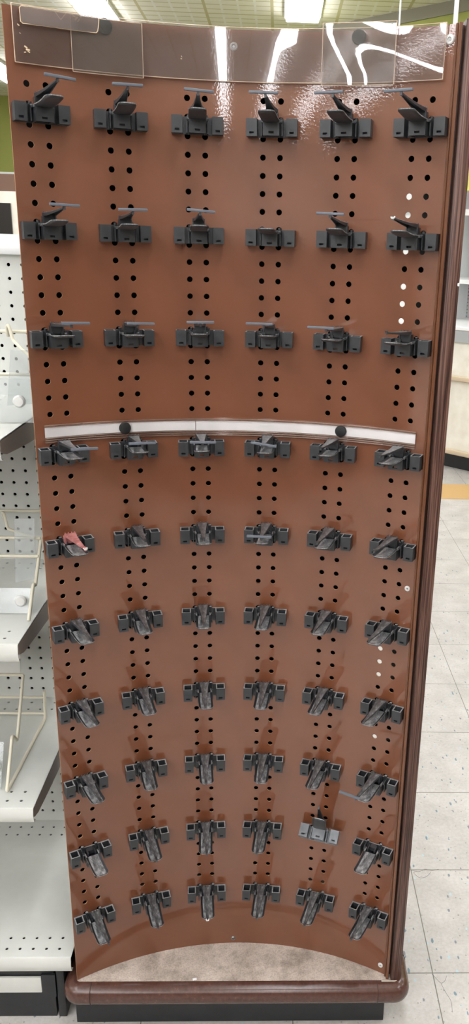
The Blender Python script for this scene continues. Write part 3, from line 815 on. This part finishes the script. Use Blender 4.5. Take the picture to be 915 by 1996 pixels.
bm = bmesh.new(); box(bm, .9, 3.6, 3.50, 3.83, .0, .0015); bmesh.ops.rotate(bm, verts=bm.verts, cent=(1.3,3.66,0), matrix=Matrix.Rotation(.0, 3, 'Z'))
tag(obj('floor_tape', bm, M_tape), 'wide tan tape strip stuck across the white floor before the counter', 'floor tape')

# ================================================================== DISTANT LEFT: DISPLAY CASE
DC = empty('display_case', (-1.9, 3.0, 0)); tag(DC, 'cream display case with a dark window and brown cap beyond the shelving', 'display case')
def dp(name, m, *b):
    bm = bmesh.new(); box(bm, *b); return obj(name, bm, m, DC)
dp('body', M_counter, -.9, .72, .01, .6, 0, 1.695); dp('cap_panel', M_casebrown, -.9, .80, .02, .5, 1.695, 1.775)
dp('window', M_screen, -.7, .63, .0, .01, 1.45, 1.640); dp('lower_frame', M_shelfwhite, -.9, .78, -.01, .01, 1.30, 1.45)
LS = empty('far_shelf', (-4.6, 9.0, 0)); tag(LS, 'long white shelf top running below the green wall at the far left', 'shelf')
bm = bmesh.new(); box(bm, -2.5, 2.2, 0, .4, 2.12, 2.19); obj('shelf_board', bm, M_shelfwhite, LS)
bm = bmesh.new(); box(bm, -2.4, 2.1, .05, .4, 0, 2.12); obj('shelf_body', bm, M_green, LS)

# ================================================================== ROOM
def struct(name, bm, m): return tag(obj(name, bm, m), kind='structure')
X0, X1, Y0, Y1, CH = -9.0, 7.5, -15.0, 12.5, 3.5
bm = bmesh.new(); box(bm, X0, X1, Y0, Y1, -.1, 0); struct('floor', bm, M_floor)
bm = bmesh.new(); box(bm, X0, X1, Y0, Y1, CH, CH+.1); struct('ceiling', bm, M_ceil)
bm = bmesh.new(); box(bm, X0-.1, X0, Y0, Y1, 0, CH); struct('wall_left', bm, M_wall)
bm = bmesh.new(); box(bm, X1, X1+.1, Y0, Y1, 0, CH); struct('wall_right', bm, M_wall)
bm = bmesh.new(); box(bm, X0, X1, Y1, Y1+.1, 0, CH); struct('wall_back', bm, M_green)
bm = bmesh.new(); box(bm, X0, X1, Y0-.1, Y0, 0, CH); struct('wall_front', bm, M_wall)
P0 = Vector((.947, 7.179, 0)); P1 = Vector((1.546, 6.57, 0)); d_ = (P1-P0).normalized()
WM = Matrix((d_, Vector((-d_.y, d_.x, 0)), Vector((0,0,1)))).transposed().to_4x4(); WM.translation = P0
bm = bmesh.new(); box(bm, -1.6, 8.0, .0, .12, 0, 3.44, M=WM); struct('wall_diagonal', bm, M_green)
bm = bmesh.new(); box(bm, -1.6, 8.0, -.02, .12, 3.40, 3.5, M=WM); struct('trim_1', bm, M_band)

# ceiling lights: 1 x 4 ft fixtures in rows running away from the camera
LP = bpy.data.meshes.new('x')
def light_meshes():
    bm = bmesh.new(); box(bm, -.165, .165, -.605, .605, -.035, 0); bm.faces.ensure_lookup_table()
    f_ = meshof('housing', bm, M_fix)
    bm = bmesh.new(); box(bm, -.150, .150, -.590, .590, -.066, -.0355); bevel_all(bm, .006, 2)
    return f_, meshof('diffuser', bm, M_lamp)
HM, DM = light_meshes()
pos = []
for x in (-5.31, -3.46, -1.61, .24):
    for y in (-13.2, -11.95, -10.7, -9.45, -8.2, -6.95, -5.7, -4.45, -3.2): pos.append((x, y))
    for y in (-.7, 1.8, 4.4): pos.append((x, y))
pos = [p_ for p_ in pos if p_ not in ((.24, -.7),)]
pos += [(.24, -1.0), (.24, .25), (-1.61, -1.95), (.24, 6.64), (-1.66, 7.6), (-1.66, 6.35), (-3.50, 10.8), (-3.50, 9.55), (2.1, -.7), (2.1, 1.8), (3.9, -3.2), (3.9, .5), (2.1, 4.4), (3.9, 3.0)]
for i, (x, y) in enumerate(pos):
    o = empty('ceiling_light', (x, y, CH)); part('housing', HM, o); part('diffuser', DM, o)
    lab = 'long lit fluorescent ceiling fixture in the rows overhead and behind'
    if i >= 50:
        lab = {50: 'lit fluorescent ceiling fixture above the middle of the brown panel', 51: 'lit fluorescent ceiling fixture at the upper left, above the black fastener', 53: 'bright fixture end seen past the left edge of the brown panel'}.get(i, lab)
    tag(o, lab, 'ceiling light', 'fluorescent ceiling fixtures')
AI = empty('reflection_blocker', (0, -3.4, 0)); tag(AI, 'added brown stand behind the camera, seen only as a dark reflection in the panel', 'display stand')  # unseen stand added to darken the reflection across the middle of the panel
for nm, m_, b_ in (('base', M_black, (-3.2, 3.2, -.9, 0, 0, .12)), ('panel', M_casebrown, (-3.2, 3.2, -.6, -.12, .12, 1.45)), ('shelf', M_casebrown, (-3.2, 3.2, -.7, -.02, .45, .48)), ('shelf', M_casebrown, (-3.2, 3.2, -.7, -.02, .85, .88)), ('top', M_casebrown, (-3.2, 3.2, -.7, -.02, 1.45, 1.5))):  # parts of the added, unseen reflection blocker
    bm = bmesh.new(); box(bm, *b_); obj(nm, bm, m_, AI)
bm = bmesh.new()
for pts in ([(.417,.022),(.424,.010),(.432,-.002),(.441,.004),(.448,.018)], [(.432,-.002),(.437,-.022),(.446,-.045),(.442,-.07)], [(.419,.328),(.438,.322),(.455,.333),(.47,.327),(.49,.332)], [(.424,.318),(.436,.300),(.455,.306),(.468,.322)]):
    tube(bm, [Vector((p.x, p.y, .0001)) for p in rounded([(a, b, 0) for a, b in pts], .01)], .0003, 5)
tag(obj('floor_crack', bm, M_groove), 'fine branching cracks in the floor tiles beside the display base', 'crack')
bm = bmesh.new(); box(bm, -.004, .004, -.0025, .0025, 0, .0012, Matrix.Rotation(.3, 4, 'Z')); bevel_all(bm, .0005, 1); o = obj('paper_scrap', bm, M_paper); o.location = (-.082, -.088, .1116); tag(o, 'tiny white paper scrap lying on the dusty base deck', 'paper scrap')
# hanging rods
for x, y, r, lab in ((.86, 5.0, .006, 'thin pale rod hanging from the ceiling left of the thick white rod'), (.795, 2.6, .010, 'thick white rod hanging from the ceiling at the upper right')):
    bm = bmesh.new(); tube(bm, [(0,0,CH), (0,0,1.9)], r, 12); o = obj('hanging_rod', bm, M_shelfwhite, None, True); o.location = (x, y, 0); tag(o, lab, 'rod')

# ================================================================== CAMERA, WORLD, VIEW
cam = bpy.data.cameras.new('camera'); co = bpy.data.objects.new('camera', cam); COL.objects.link(co)
co.location = (.05877, -1.31976, 1.4897); co.rotation_euler = (1.25195, -.02824, -.03086)
cam.sensor_fit = 'VERTICAL'; cam.sensor_height = 36.0; cam.lens = 1581.92*36.0/1996
cam.shift_x = -138.07/1996; cam.clip_start = .05; cam.clip_end = 60
S.camera = co
w = bpy.data.worlds.new('World'); S.world = w; w.use_nodes = True
w.node_tree.nodes['Background'].inputs[0].default_value = (.9,.92,1,1); w.node_tree.nodes['Background'].inputs[1].default_value = .4
S.view_settings.view_transform = 'Standard'; S.view_settings.look = 'None'; S.view_settings.gamma = 1
S.view_settings.use_curve_mapping = False; S.view_settings.exposure = 0.0
